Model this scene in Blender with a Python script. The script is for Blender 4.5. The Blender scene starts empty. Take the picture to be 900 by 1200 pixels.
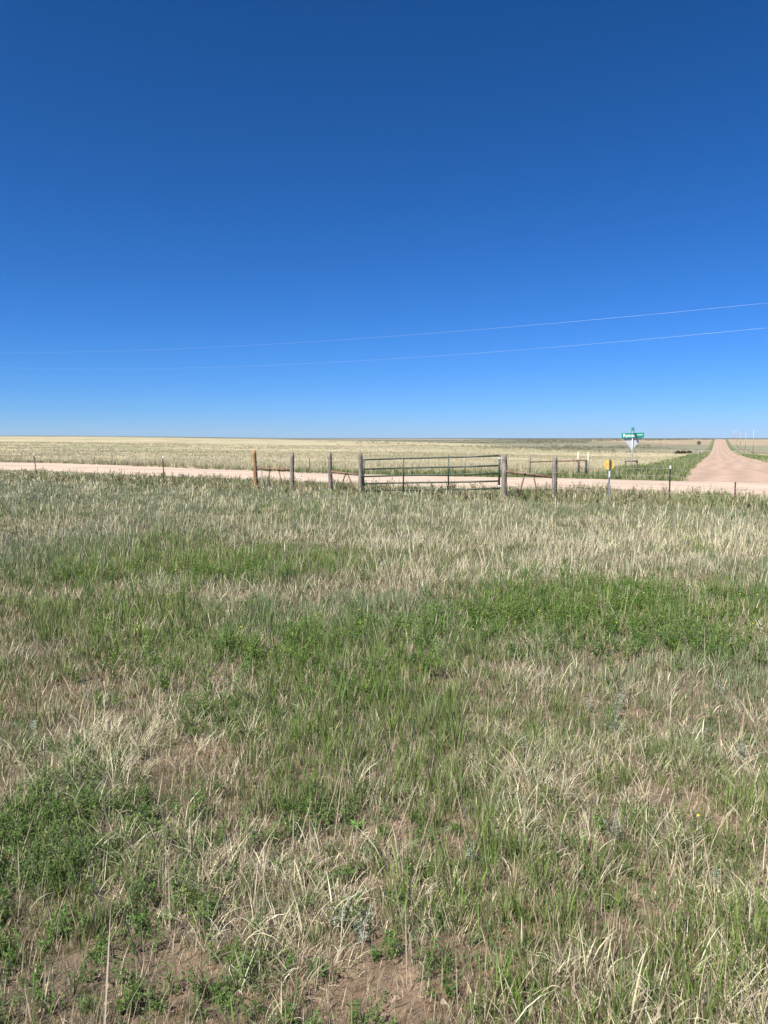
import bpy, math, random
import numpy as np
from mathutils import Vector, Matrix

R = math.radians
scene = bpy.context.scene
col = scene.collection
rng = np.random.default_rng(11)
random.seed(5)

# ------------------------------------------------------------------ camera, sky, sun, exposure
EYE = 1.65
cam_d = bpy.data.cameras.new("camera")
cam = bpy.data.objects.new("camera", cam_d)
col.objects.link(cam)
cam.location = (0, 0, EYE)
cam.rotation_euler = (R(90 - 5.50), 0, 0)
cam_d.sensor_fit = 'VERTICAL'
cam_d.sensor_height = 36
cam_d.sensor_width = 27
cam_d.lens = 27
cam_d.clip_start = 0.05
cam_d.clip_end = 30000
scene.camera = cam

SUN_EL, SUN_AZ = 52, 228      # azimuth clockwise from +Y: behind the viewer, to the left
w = bpy.data.worlds.new("World")
scene.world = w
w.use_nodes = True
nt = w.node_tree
nt.nodes.clear()
sky = nt.nodes.new('ShaderNodeTexSky')
sky.sky_type = 'NISHITA'
sky.sun_disc = False
sky.sun_elevation = R(SUN_EL)
sky.sun_rotation = R(SUN_AZ)
sky.altitude = 2000
sky.air_density = 1.0
sky.dust_density = 0.0
sky.ozone_density = 2.2
SKY_A, SKY_P, SKY_REF = (.195, .385, .61), (1.60, 1.15, 1.22), (.75, .79, .68)   # clear, dry high-plains air
sep = nt.nodes.new('ShaderNodeSeparateColor'); cmb = nt.nodes.new('ShaderNodeCombineColor')
bg = nt.nodes.new('ShaderNodeBackground'); bg.inputs[1].default_value = 0.0694
wo = nt.nodes.new('ShaderNodeOutputWorld')
nt.links.new(sky.outputs[0], sep.inputs[0])
for k_ in range(3):
    pw = nt.nodes.new('ShaderNodeMath'); pw.operation = 'POWER'; pw.inputs[1].default_value = SKY_P[k_]
    ml = nt.nodes.new('ShaderNodeMath'); ml.operation = 'MULTIPLY'
    ml.inputs[1].default_value = SKY_A[k_] / .11 * (.11 / SKY_REF[k_]) ** SKY_P[k_]
    nt.links.new(sep.outputs[k_], pw.inputs[0]); nt.links.new(pw.outputs[0], ml.inputs[0]); nt.links.new(ml.outputs[0], cmb.inputs[k_])
nt.links.new(cmb.outputs[0], bg.inputs[0])
nt.links.new(bg.outputs[0], wo.inputs[0])

sd = bpy.data.lights.new("sun", 'SUN')
sd.energy = 5.0
sd.angle = R(0.53)
sd.color = (1.0, 0.95, 0.87)
sun = bpy.data.objects.new("sun", sd)
col.objects.link(sun)
az, el = R(SUN_AZ), R(SUN_EL)
sdir = Vector((math.sin(az) * math.cos(el), math.cos(az) * math.cos(el), math.sin(el)))
sun.rotation_euler = sdir.to_track_quat('Z', 'Y').to_euler()
sun.location = (-20, -20, 30)

vs = scene.view_settings
vs.view_transform = 'Standard'
vs.look = 'None'
vs.gamma = 1
vs.use_curve_mapping = False
vs.exposure = 1.0

# ------------------------------------------------------------------ noise and terrain
def hash2(ix, iy, s):
    h = (ix.astype(np.int64) * 374761393 + iy.astype(np.int64) * 668265263 + s * 2147483647) & 0xFFFFFFFF
    h = ((h ^ (h >> 13)) * 1274126177) & 0xFFFFFFFF
    h = (h ^ (h >> 16)) & 0xFFFFFF
    return h / float(0xFFFFFF)

def vnoise(x, y, scale, s=0):
    x = np.asarray(x, float) / scale + 1000; y = np.asarray(y, float) / scale + 1000
    ix = np.floor(x); iy = np.floor(y)
    fx = x - ix; fy = y - iy
    fx = fx * fx * (3 - 2 * fx); fy = fy * fy * (3 - 2 * fy)
    a = hash2(ix, iy, s); b = hash2(ix + 1, iy, s); c = hash2(ix, iy + 1, s); d = hash2(ix + 1, iy + 1, s)
    return (a * (1 - fx) + b * fx) * (1 - fy) + (c * (1 - fx) + d * fx) * fy

def fbm(x, y, scale, s=0, octv=3):
    t = 0; a = 1; n = 0
    for k in range(octv):
        t = t + a * vnoise(x, y, scale / 2 ** k, s + 17 * k); n += a; a *= 0.5
    return t / n

def sstep(a, b, x):
    t = np.clip((x - a) / (b - a), 0, 1)
    return t * t * (3 - 2 * t)

PR = ([0, 10, 22, 40, 50, 80, 258, 438, 560, 680, 775, 860, 1100, 2500, 4000, 12000],
      [0, 0, -.2, -.4, -.5, -1.25, -3.4, -4.6, -3.4, -1.0, 0.55, 0.3, -4, -3, 0.2, 0.4])
PC = ([0, 10, 22, 40, 80, 200, 400, 800, 2500, 12000],
      [0, 0, -.25, -.45, -.9, -1.9, -2.4, -1.6, 0, 0.5])
PL = ([0, 10, 30, 60, 100, 300, 600, 1500, 2500, 12000],
      [0, 0, -.28, -.35, -.6, -.9, 0.2, 4.5, 8.0, 9.0])

def zbase(X, Y):
    X = np.asarray(X, float); Y = np.asarray(Y, float)
    r = np.hypot(X, Y)
    a = np.arctan2(X, np.maximum(Y, 1e-3))
    wr = sstep(R(2), R(18), a); wl = sstep(R(-2), R(-24), a)
    zr = np.interp(r, *PR); zc = np.interp(r, *PC); zl = np.interp(r, *PL)
    return zc * (1 - wr - wl) + zr * wr + zl * wl

# main road: runs across, receding to the left.  v = distance measured across it
ND = np.array([0.527, 0.85]); DD = np.array([0.85, -0.527])
V_NEAR, V_FAR = 27.2, 38.0
V_MID, V_HALF = (V_NEAR + V_FAR) / 2, (V_FAR - V_NEAR) / 2
def vcoord(X, Y): return X * ND[0] + Y * ND[1]
def ucoord(X, Y): return X * DD[0] + Y * DD[1]
# side road: runs away to the right
SD = np.array([0.397, 0.918]); SN = np.array([0.918, -0.397])
S0 = np.array([28.6, 72.0]) + SN * 4.3
def s_along(X, Y): return (X - S0[0]) * SD[0] + (Y - S0[1]) * SD[1]
def s_side(X, Y): return (X - S0[0]) * SN[0] + (Y - S0[1]) * SN[1]
def s_half(t, side=1):    # half width; flares where it joins the main road, mostly on the right
    t = np.asarray(t, float); k = np.where(np.asarray(side) > 0, 1.0, -0.12)
    return 4.2 + k * (5.5 * np.exp(-np.clip(t + 34, 0, 400) / 9.0) + 2.2 * np.exp(-np.clip(t + 34, 0, 400) / 38.0))

def road_masks(X, Y):
    v = vcoord(X, Y)
    m = sstep(V_HALF + 0.5, V_HALF - 0.5, np.abs(v - V_MID))
    t = s_along(X, Y); q = np.abs(s_side(X, Y)); h = s_half(t, s_side(X, Y))
    m2 = sstep(h + 0.6, h - 0.4, q) * (t > -46) * (t < 760)
    return m, m2

def zground(X, Y):
    X = np.asarray(X, float); Y = np.asarray(Y, float)
    r = np.hypot(X, Y)
    z = zbase(X, Y)
    near = np.exp(-(r / 40.0) ** 2)
    z = z + ((fbm(X, Y, 0.9, 3, 3) - .5) * 0.09 + (fbm(X, Y, 0.16, 5, 2) - .5) * 0.028) * near
    z = z + (fbm(X, Y, 18, 9, 2) - .5) * 0.25 * sstep(50, 120, r)
    z = z + (fbm(X, Y, 400, 19, 2) - .5) * 3.0 * sstep(900, 3000, r)
    m, m2 = road_masks(X, Y)
    return z - 0.25 * np.maximum(m, m2)

def zg(x, y): return float(zground(np.array([x]), np.array([y]))[0])

# image helper used only to convert a bearing into a position at a chosen distance
def PX(px, Y): return (px - 450) / 900 * Y
def FY(px): return 26.7 / (1 + 0.58 * (px - 450) / 900)     # the near fence line

# ------------------------------------------------------------------ materials
MATS = {}
def mat(name, base=(.5, .5, .5), rough=.8, metal=0.0, build=None, spec=0.3):
    if name in MATS: return MATS[name]
    m = bpy.data.materials.new(name); m.use_nodes = True
    n = m.node_tree; b = n.nodes['Principled BSDF']
    b.inputs['Base Color'].default_value = (*base, 1)
    b.inputs['Roughness'].default_value = rough
    b.inputs['Metallic'].default_value = metal
    b.inputs['Specular IOR Level'].default_value = spec
    if build: build(n, b)
    MATS[name] = m
    return m

def N(n, t, **k):
    x = n.nodes.new(t)
    for a, v in k.items(): setattr(x, a, v)
    return x

def ramp(n, src, stops):
    r = N(n, 'ShaderNodeValToRGB')
    e = r.color_ramp.elements
    while len(e) < len(stops): e.new(0.5)
    for i, (p, c) in enumerate(stops):
        e[i].position = p; e[i].color = (*c, 1)
    n.links.new(src, r.inputs[0])
    return r.outputs[0]

def noise_tex(n, scale, detail=4, rough=.55, vec=None, stretch=None):
    t = N(n, 'ShaderNodeTexNoise'); t.inputs['Scale'].default_value = scale
    t.inputs['Detail'].default_value = detail; t.inputs['Roughness'].default_value = rough
    tc = N(n, 'ShaderNodeTexCoord')
    src = tc.outputs['Object']
    if stretch:
        mp = N(n, 'ShaderNodeMapping'); mp.inputs['Scale'].default_value = stretch
        n.links.new(src, mp.inputs[0]); src = mp.outputs[0]
    n.links.new(src, t.inputs['Vector'])
    return t.outputs['Fac']

def bump(n, b, src, strength, dist):
    u = N(n, 'ShaderNodeBump'); u.inputs['Strength'].default_value = strength; u.inputs['Distance'].default_value = dist
    n.links.new(src, u.inputs['Height']); n.links.new(u.outputs[0], b.inputs['Normal'])
    return u

def mul(n, a, bcol, fac=1.0):
    x = N(n, 'ShaderNodeMix', data_type='RGBA', blend_type='MULTIPLY')
    x.inputs[0].default_value = fac
    n.links.new(a, x.inputs[6]); n.links.new(bcol, x.inputs[7])
    return x.outputs[2]

def b_ground(n, b):
    at = N(n, 'ShaderNodeAttribute', attribute_name='col')
    f = ramp(n, noise_tex(n, 9, 8, .65), [(.3, (.62, .60, .58)), (.5, (.98, .98, .98)), (.7, (1.4, 1.38, 1.34))])
    g = ramp(n, noise_tex(n, 0.35, 5, .6), [(.3, (.78, .82, .80)), (.7, (1.18, 1.14, 1.12))])
    c = mul(n, mul(n, at.outputs['Color'], f), g)
    n.links.new(c, b.inputs['Base Color'])
    h = noise_tex(n, 26, 8, .72)
    bump(n, b, h, 1.0, 0.035)
M_ground = mat('prairie_soil', rough=.95, build=b_ground, spec=.1)

def b_road(tint):
    def f(n, b):
        c1 = ramp(n, noise_tex(n, 0.25, 6, .6, stretch=(1, 1, 1)), [(.3, tuple(x * .84 for x in tint)), (.7, tuple(x * 1.1 for x in tint))])
        c2 = ramp(n, noise_tex(n, 14, 6, .7), [(.3, (.80, .78, .76)), (.7, (1.18, 1.18, 1.2))])
        at = N(n, 'ShaderNodeAttribute', attribute_name='col')
        n.links.new(mul(n, mul(n, c1, c2), at.outputs['Color']), b.inputs['Base Color'])
        bump(n, b, noise_tex(n, 20, 6, .7), .7, .02)
    return f
M_road = mat('pink_gravel', rough=.95, build=b_road((.44, .35, .275)), spec=.1)
M_road2 = mat('tan_gravel', rough=.95, build=b_road((.36, .265, .20)), spec=.1)

def leafmat(name, trans=.35, rough=.55):
    m = bpy.data.materials.new(name); m.use_nodes = True
    n = m.node_tree; b = n.nodes['Principled BSDF']; out = n.nodes['Material Output']
    at = N(n, 'ShaderNodeAttribute', attribute_name='col')
    b.inputs['Roughness'].default_value = rough
    b.inputs['Specular IOR Level'].default_value = .3
    n.links.new(at.outputs['Color'], b.inputs['Base Color'])
    tr = N(n, 'ShaderNodeBsdfTranslucent'); n.links.new(at.outputs['Color'], tr.inputs[0])
    mx = N(n, 'ShaderNodeMixShader'); mx.inputs[0].default_value = trans
    n.links.new(b.outputs[0], mx.inputs[1]); n.links.new(tr.outputs[0], mx.inputs[2]); n.links.new(mx.outputs[0], out.inputs[0])
    return m
M_leaf = leafmat('living_leaf', .28); M_dry = leafmat('dry_leaf', .25, .7)

def b_wood(c0, c1):
    def f(n, b):
        s = noise_tex(n, 9, 8, .7, stretch=(3.5, 3.5, .35))
        c = ramp(n, s, [(.32, c0), (.5, tuple((a + d) / 2 for a, d in zip(c0, c1))), (.68, c1)])
        k = ramp(n, noise_tex(n, 3.5, 5, .6), [(.35, (.72, .7, .68)), (.65, (1.15, 1.15, 1.15))])
        n.links.new(mul(n, c, k), b.inputs['Base Color']); bump(n, b, s, .8, .015)
    return f
M_wood = mat('weathered_grey_wood', rough=.9, build=b_wood((.055, .045, .035), (.34, .30, .25)))
M_woodo = mat('tan_orange_wood', rough=.85, build=b_wood((.14, .08, .035), (.42, .25, .115)))
def b_rust(c0, c1):
    def f(n, b):
        n.links.new(ramp(n, noise_tex(n, 12, 6, .7), [(.35, c0), (.65, c1)]), b.inputs['Base Color'])
        bump(n, b, noise_tex(n, 60, 4, .6), .4, .004)
    return f
M_rust = mat('rusty_pipe', rough=.8, build=b_rust((.07, .04, .03), (.24, .14, .09)))
M_railwood = mat('brown_rail', rough=.85, build=b_wood((.085, .05, .035), (.27, .17, .11)))
M_green = mat('green_enamel', rough=.45, build=b_rust((.022, .036, .022), (.042, .058, .036)), spec=.5)
M_tpost = mat('dark_green_steel', rough=.6, build=b_rust((.02, .035, .025), (.07, .075, .06)))
M_white = mat('white_paint', rough=.5, build=b_rust((.70, .72, .70), (.82, .82, .80)))
M_galv = mat('galvanised_steel', rough=.5, metal=.4, build=b_rust((.33, .35, .36), (.52, .53, .53)), spec=.5)
M_alu = mat('sign_back_aluminium', rough=.55, metal=.15, build=b_rust((.42, .45, .48), (.52, .54, .56)), spec=.5)
M_signg = mat('sign_green', rough=.4, build=b_rust((.0, .24, .17), (.004, .30, .21)), spec=.5)
M_signb = mat('sign_green_shaded_face', rough=.4, build=b_rust((.015, .08, .13), (.02, .11, .17)), spec=.5)
M_yel = mat('yellow_sign_paint', rough=.5, build=b_rust((.70, .47, .02), (.80, .60, .10)), spec=.5)
M_pinkletter = mat('faded_red_print', rough=.6, build=b_rust((.75, .25, .10), (.85, .42, .22)))
M_polew = mat('pale_pole_wood', rough=.85, build=b_wood((.30, .265, .21), (.50, .45, .37)))
M_wire = mat('steel_wire', rough=.5, metal=.6, base=(.35, .34, .32), build=b_rust((.25, .22, .2), (.42, .4, .38)))
M_cable = mat('aluminium_cable', rough=.35, metal=.3, build=b_rust((.42, .44, .46), (.5, .5, .5)), spec=.3)
M_rock = mat('pinkish_rock', rough=.9, build=b_rust((.42, .32, .26), (.68, .58, .50)))

# ------------------------------------------------------------------ object helpers
def tag(o, label=None, cat=None, group=None, kind=None):
    if label: o['label'] = label
    if cat: o['category'] = cat
    if group: o['group'] = group
    if kind: o['kind'] = kind
    return o

def empty(name, loc, label, cat, group=None, rz=0):
    o = bpy.data.objects.new(name, None); col.objects.link(o)
    o.location = loc; o.rotation_euler = (0, 0, rz); o.empty_display_size = .2
    return tag(o, label, cat, group)

class MB:
    def __init__(s): s.v = []; s.f = []
    def add(s, v, f):
        o = len(s.v); s.v += [tuple(x) for x in v]; s.f += [tuple(i + o for i in q) for q in f]
    def tube(s, pts, rad, n=10, cap=True, wob=0.0):
        pts = [Vector(p) for p in pts]
        rad = [rad] * len(pts) if not hasattr(rad, '__len__') else rad
        rings = []
        t0 = (pts[1] - pts[0]).normalized()
        up = Vector((0, 0, 1)) if abs(t0.z) < .9 else Vector((1, 0, 0))
        a = t0.cross(up).normalized()
        ph = [random.uniform(-1, 1) for _ in range(n)]
        for i, p in enumerate(pts):
            t = (pts[min(i + 1, len(pts) - 1)] - pts[max(i - 1, 0)]).normalized()
            a = (a - t * a.dot(t)).normalized(); b = t.cross(a)
            rings.append([p + (a * math.cos(2 * math.pi * k / n) + b * math.sin(2 * math.pi * k / n)) * rad[i] * (1 + wob * (ph[k] + random.uniform(-.4, .4))) for k in range(n)])
        v = [q for r_ in rings for q in r_]
        f = [(i * n + k, i * n + (k + 1) % n, (i + 1) * n + (k + 1) % n, (i + 1) * n + k) for i in range(len(pts) - 1) for k in range(n)]
        if cap:
            f.append(tuple(range(n))[::-1]); f.append(tuple((len(pts) - 1) * n + k for k in range(n)))
        s.add(v, f); return s
    def box(s, c, sz, M=None):
        M = M or Matrix.Identity(3)
        v = [Vector(c) + M @ Vector((x * sz[0] / 2, y * sz[1] / 2, z * sz[2] / 2)) for x in (-1, 1) for y in (-1, 1) for z in (-1, 1)]
        s.add(v, [(0, 1, 3, 2), (4, 6, 7, 5), (0, 4, 5, 1), (2, 3, 7, 6), (0, 2, 6, 4), (1, 5, 7, 3)]); return s
    def prism(s, pts, th, M=None, c=(0, 0, 0)):      # outline in local XZ, thickness along local Y
        M = M or Matrix.Identity(3); n = len(pts)
        v = [Vector(c) + M @ Vector((x, -th / 2, z)) for x, z in pts] + [Vector(c) + M @ Vector((x, th / 2, z)) for x, z in pts]
        s.add(v, [tuple(range(n)), tuple(range(2 * n - 1, n - 1, -1))] + [(k, k + n, (k + 1) % n + n, (k + 1) % n) for k in range(n)]); return s
    def build(s, name, m, parent=None, smooth=True):
        me = bpy.data.meshes.new(name); me.from_pydata(s.v, [], s.f); me.update()
        if smooth:
            for p in me.polygons: p.use_smooth = len(p.vertices) == 4
        me.materials.append(m)
        o = bpy.data.objects.new(name, me); col.objects.link(o)
        if parent: o.parent = parent
        return o

def np_mesh(name, V, F, m, C=None, smooth=False):
    me = bpy.data.meshes.new(name)
    nv, nf, k = len(V), len(F), F.shape[1]
    me.vertices.add(nv); me.vertices.foreach_set('co', V.astype(np.float32).ravel())
    me.loops.add(nf * k); me.loops.foreach_set('vertex_index', F.astype(np.int32).ravel())
    me.polygons.add(nf); me.polygons.foreach_set('loop_start', np.arange(0, nf * k, k, dtype=np.int32))
    try: me.polygons.foreach_set('loop_total', np.full(nf, k, dtype=np.int32))
    except Exception: pass
    me.polygons.foreach_set('use_smooth', np.full(nf, smooth))
    if C is not None:
        a = me.attributes.new('col', 'FLOAT_COLOR', 'POINT')
        a.data.foreach_set('color', np.hstack([C, np.ones((len(C), 1))]).astype(np.float32).ravel())
    me.update(calc_edges=True)
    me.materials.append(m)
    o = bpy.data.objects.new(name, me); col.objects.link(o)
    return o

# ------------------------------------------------------------------ ground sheet
PALE = np.array([.38, .33, .22]); OLIVE = np.array([.20, .19, .115]); SOIL = np.array([.205, .142, .098])
DARKF = np.array([.17, .165, .115]); GREENV = np.array([.12, .145, .06]); TANF = np.array([.27, .22, .15])

def bumps(x, y, L):
    s = 0
    for (a, b, ra, rb, k) in L: s = s + k * np.exp(-((x - a) / ra) ** 2 - ((y - b) / rb) ** 2)
    return s
BARE_P = [(-.95, 4.0, .28, .28, .9), (1.15, 3.35, .45, .3, .9), (-.02, 2.2, .28, .22, .9), (.42, 2.25, .16, .2, .7), (-.12, 2.75, .2, .15, .6), (.95, 2.45, .2, .45, .8), (.15, 3.1, .35, .25, .7),
          (-.8, 2.5, .3, .25, .6), (1.4, 4.6, .4, .25, .6), (-.6, 2.15, .25, .2, .4), (1.5, 2.75, .25, .35, .5)]

def ground_colour(X, Y):
    r = np.hypot(X, Y); v = vcoord(X, Y)
    c = np.tile(SOIL, (len(X), 1))
    def mixin(c, k, w_): return c * (1 - w_[:, None]) + k * w_[:, None]
    c = mixin(c, SOIL * .6 + np.array([.22, .19, .14]) * .4, sstep(.4, .6, fbm(X, Y, 1.7, 71, 3)))
    c = mixin(c, np.array([.36, .265, .185]), np.clip(bumps(X, Y, BARE_P), 0, 1) * sstep(.35, .62, fbm(X, Y, .3, 97, 3)) * .9)
    c = mixin(c, np.array([.20, .18, .115]), sstep(7, 16, r))
    c = mixin(c, np.array([.24, .22, .12]), sstep(20, 22.5, v) * .7)
    far = sstep(V_FAR - 1, V_FAR + 1, v)
    n1 = fbm(X, Y * 2.2, 60, 31, 4)
    pale = PALE * (0.82 + .36 * n1[:, None])
    pale = pale * (1 - .35 * sstep(.5, .7, fbm(X, Y * 3, 38, 44, 3))[:, None] * np.array([1, .75, 1.05]))
    a = np.arctan2(X, np.maximum(Y, 1e-3))
    lim = np.interp(a, [R(-28), R(-10), R(0), R(10), R(20), R(28)], [1500, 1200, 800, 420, 300, 300])
    lim = lim * (.85 + .3 * fbm(X, Y, 150, 7, 2))
    c = mixin(c, pale, far)
    band = TANF * (0.9 + .3 * fbm(X, Y * 2, 120, 91, 3)[:, None])
    c = np.where((far > .5)[:, None], mixin(c, DARKF * (.75 + .6 * fbm(X, Y * 2, 90, 3, 3)[:, None]), sstep(.92, 1.08, r / lim)), c)
    c = np.where((far > .5)[:, None], mixin(c, band, sstep(1.7, 2.0, r / lim) * sstep(3.0, 2.6, r / lim)), c)
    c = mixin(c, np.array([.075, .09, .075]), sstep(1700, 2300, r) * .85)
    c = c * (1 + .5 * (fbm(X, Y, 32, 93, 3) - .5) * sstep(120, 260, r))[:, None]
    # green verges
    c = mixin(c, GREENV, sstep(V_FAR + 4.5, V_FAR + 2.5, v) * far * sstep(-12, 3, X) * .8)
    t = s_along(X, Y); q = np.abs(s_side(X, Y)); h = s_half(t, s_side(X, Y))
    side = sstep(h + 4.5 - t * .002, h + 2.5 - t * .002, q) * (t > -34) * (t < 740)
    c = mixin(c, GREENV, side * .85)
    return c

th = np.unique(np.concatenate([np.linspace(-180, -45, 40), np.linspace(-45, 45, 360), np.linspace(45, 180, 40), np.arange(20, 28, .07)]))
th = th[:-1]
rr = np.concatenate([[0.0], np.geomspace(0.4, 7000, 390)])
TH, RR = np.meshgrid(np.radians(th), rr)
gx = (RR * np.sin(TH)).ravel(); gy = (RR * np.cos(TH)).ravel()
gz = zground(gx, gy)
nt_, nr_ = len(th), len(rr)
i, j = np.meshgrid(np.arange(nr_ - 1), np.arange(nt_), indexing='ij')
i = i.ravel(); j = j.ravel(); j2 = (j + 1) % nt_
F = np.stack([i * nt_ + j, i * nt_ + j2, (i + 1) * nt_ + j2, (i + 1) * nt_ + j], 1)[:, ::-1]
keep = F[:, 0] >= 0
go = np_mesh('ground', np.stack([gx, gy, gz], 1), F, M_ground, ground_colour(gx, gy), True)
tag(go, 'open prairie ground of pinkish brown soil running to the horizon', 'ground', kind='structure')

# ------------------------------------------------------------------ roads
def road_sheet(name, ts, centre, cross, half, m, lift, label, seed, rut, ragged=1.0):
    prof = np.concatenate([[-1.16, -1.06], np.linspace(-1, 1, 33), [1.06, 1.16]])
    V = []; C = []
    for t in ts:
        hL, hR = half(t, -1), half(t, 1)
        for p in prof:
            h = hR if p > 0 else hL
            jl = ragged * ((vnoise([t], [p > 0], 2.2, seed)[0] - .5) * .9 + (vnoise([t], [p > 0], 9, seed + 1)[0] - .5) * 1.0)
            e = p * h + (jl * np.sign(p) if abs(p) > .9 else 0)
            c = centre + np.array(rut) * 0 + ts_dir(name) * t + cross * e
            V.append((c[0], c[1], abs(p), e, t)); 
    V = np.array(V)
    z = zbase(V[:, 0], V[:, 1])
    p = V[:, 2]
    z = z + lift - .05 * p ** 2 - np.where(p > 1.1, .35, np.where(p > 1.03, .10, 0)) + (fbm(V[:, 0], V[:, 1], 1.2, seed, 3) - .5) * .03
    # wheel tracks: compacted, paler; loose windrows between, slightly darker
    e = V[:, 3]
    e = e + (vnoise(V[:, 4], V[:, 4] * 0, 14, seed + 4) - .5) * 1.2
    k = 1 + .10 * np.cos(e * 2 * np.pi / 1.9) * np.exp(-(e / 5) ** 2)
    k = k * (.96 + .08 * vnoise(V[:, 4] * .05, V[:, 3], .7, seed + 9))
    tintn = fbm(V[:, 4] * .2, V[:, 3], 1.2, seed + 12, 3)
    C = np.stack([k, k * (.97 + .06 * tintn), k * (.93 + .14 * tintn)], 1)
    C = np.where((p > .97)[:, None], C * np.array([.93, .97, .88]), C)
    n = len(prof); L = len(ts)
    i, j = np.meshgrid(np.arange(L - 1), np.arange(n - 1), indexing='ij'); i = i.ravel(); j = j.ravel()
    F = np.stack([i * n + j, (i + 1) * n + j, (i + 1) * n + j + 1, i * n + j + 1], 1)
    P0 = V[:, :2]
    # upward normals
    v3 = np.stack([V[:, 0], V[:, 1], z], 1)
    nrm = np.cross(v3[F[0, 1]] - v3[F[0, 0]], v3[F[0, 3]] - v3[F[0, 0]])
    if nrm[2] < 0: F = F[:, ::-1]
    o = np_mesh(name, v3, F, m, C, True)
    return tag(o, label, 'road', kind='structure')
def ts_dir(name): return DD if name == 'road' else SD
ts1 = np.concatenate([np.arange(-400, -90, 4.0), np.arange(-90, 60, .45), np.arange(60, 300, 4.0)])
road_sheet('road', ts1, ND * V_MID, ND, lambda t, s: V_HALF, M_road, .09, 'wide pale pink gravel road crossing behind the gate', 101, (0, 0))
ts2 = np.concatenate([np.arange(-46, 60, .6), np.arange(60, 770, 3.0)])
road_sheet('side_road', ts2, S0, SN, lambda t, s: float(s_half(t, s)), M_road2, .03, 'straight tan dirt road climbing away to the horizon', 201, (0, 0), .5)

# ------------------------------------------------------------------ grass machinery
def blades(x, y, h, wd, lean, az_, segs, c_root, c_tip, curl=None, twist=None, z0=None, flat=0.0):
    n = len(x); S = segs
    if z0 is None: z0 = zground(x, y) - .012
    curl = np.full(n, 1.0) if curl is None else curl
    t = np.linspace(0, 1, S + 1)[None, :]
    # bend angle from vertical grows along the blade
    ang = lean[:, None] * (0.25 + curl[:, None] * t)
    ds = h[:, None] / S
    hx = np.concatenate([np.zeros((n, 1)), np.cumsum(np.sin(ang[:, :-1]) * ds, 1)], 1)
    hz = np.concatenate([np.zeros((n, 1)), np.cumsum(np.cos(ang[:, :-1]) * ds, 1)], 1)
    px = x[:, None] + hx * np.sin(az_)[:, None]; py = y[:, None] + hx * np.cos(az_)[:, None]; pz = z0[:, None] + hz
    fa = rng.uniform(0, 2 * np.pi, n) if twist is None else twist
    wt = wd[:, None] * .5 * np.where(t < .5, .75 + .5 * t, 1.0 - (t - .5) * 1.8)
    sx = np.cos(fa)[:, None] * wt; sy = np.sin(fa)[:, None] * wt
    L = np.stack([px - sx, py - sy, pz], -1); Rr = np.stack([px + sx, py + sy, pz], -1)
    V = np.stack([L, Rr], 2).reshape(-1, 3)
    base = (np.arange(n) * (S + 1) * 2)[:, None] + (np.arange(S) * 2)[None, :]
    F = np.stack([base, base + 1, base + 3, base + 2], -1).reshape(-1, 4)
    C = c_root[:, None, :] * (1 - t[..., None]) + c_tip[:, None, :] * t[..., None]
    C = np.repeat(C, 2, axis=1).reshape(-1, 3)
    return V, F, C

class Acc:
    def __init__(s): s.V = []; s.F = []; s.C = []; s.n = 0
    def add(s, t):
        V, F, C = t; s.V.append(V); s.F.append(F + s.n); s.C.append(C); s.n += len(V)
    def build(s, name, m, label, cat, kind='stuff'):
        o = np_mesh(name, np.concatenate(s.V), np.concatenate(s.F), m, np.concatenate(s.C))
        return tag(o, label, cat, kind=kind)

HALF = R(33)
def polar(r0, r1, dens):           # uniform points per square metre in the wedge the photo looks into
    hf_ = R(52) if r1 <= 5 else R(38) if r1 <= 10 else HALF
    r0 = min(r0, 1.0) if r0 < 2 else r0
    n = int(hf_ * (r1 ** 2 - r0 ** 2) * dens)
    r = np.sqrt(rng.uniform(r0 ** 2, r1 ** 2, n)); a = rng.uniform(-hf_, hf_, n)
    return r * np.sin(a), r * np.cos(a)

# world-space patches (x, y, rx, ry, strength)
GREEN_P = [(-4.6, 9.6, 3.0, 1.9, 1.1), (-1.9, 9.3, 1.6, 1.3, .8), (-.3, 7.0, 2.6, .8, .6), (2.3, 6.9, 1.5, 1.2, .7),
           (3.5, 7.2, 1.2, 1.0, .6), (-1.6, 6.7, 1.2, .7, .5), (.2, 5.1, .5, .5, .3), (2.0, 2.5, .35, .5, .6), (-1.7, 3.3, .5, .4, .3),
           (.6, 2.5, .35, .4, .5), (1.7, 2.1, .3, .25, .6), (9, 19.0, 4, 1.6, .6), (-9, 17.5, 5, 1.5, .35)]
STRAW_P = [(-1.55, 4.3, .7, .8, .9), (-1.8, 8.0, 1.2, .5, .8), (3.5, 12.4, 5.0, 1.8, .5), (-.55, 2.55, .45, .5, .9), (.75, 3.6, .5, .5, .5),
           (-8, 12, 3, 1.5, .5), (2, 16, 5, 2.0, .25), (1.8, 8.8, 2, .8, .5), (-5.0, 20, 2, .8, .7), (0.9, 9.6, 1.4, .7, .5)]
FORB_P = [(-1.3, 2.95, .36, .34, 1.4), (-1.15, 2.3, .5, .3, 1.1), (-1.6, 3.6, .3, .3, .7), (-.75, 2.5, .2, .15, .5), (1.3, 6.7, .8, .8, 1.2), (2.3, 7.5, .6, .9, 1.3), (2.2, 6.1, .5, .4, 1.0),
          (.2, 6.4, 1.2, .8, .5), (2.7, 5.9, .6, .4, .6), (-1.0, 6.0, .8, .5, .5), (3.8, 7.5, .5, .6, 1.0), (-.25, 4.9, .35, .4, .7),
          (-.9, 4.4, .3, .3, .6), (-1.3, 5.3, .5, .4, .5), (.95, 3.0, .3, .25, .3), (-.3, 3.1, .3, .3, .4), (-5, 9.6, 2.4, 1.2, .5), (-1.6, 9.4, 1.2, .9, .6)]

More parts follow.
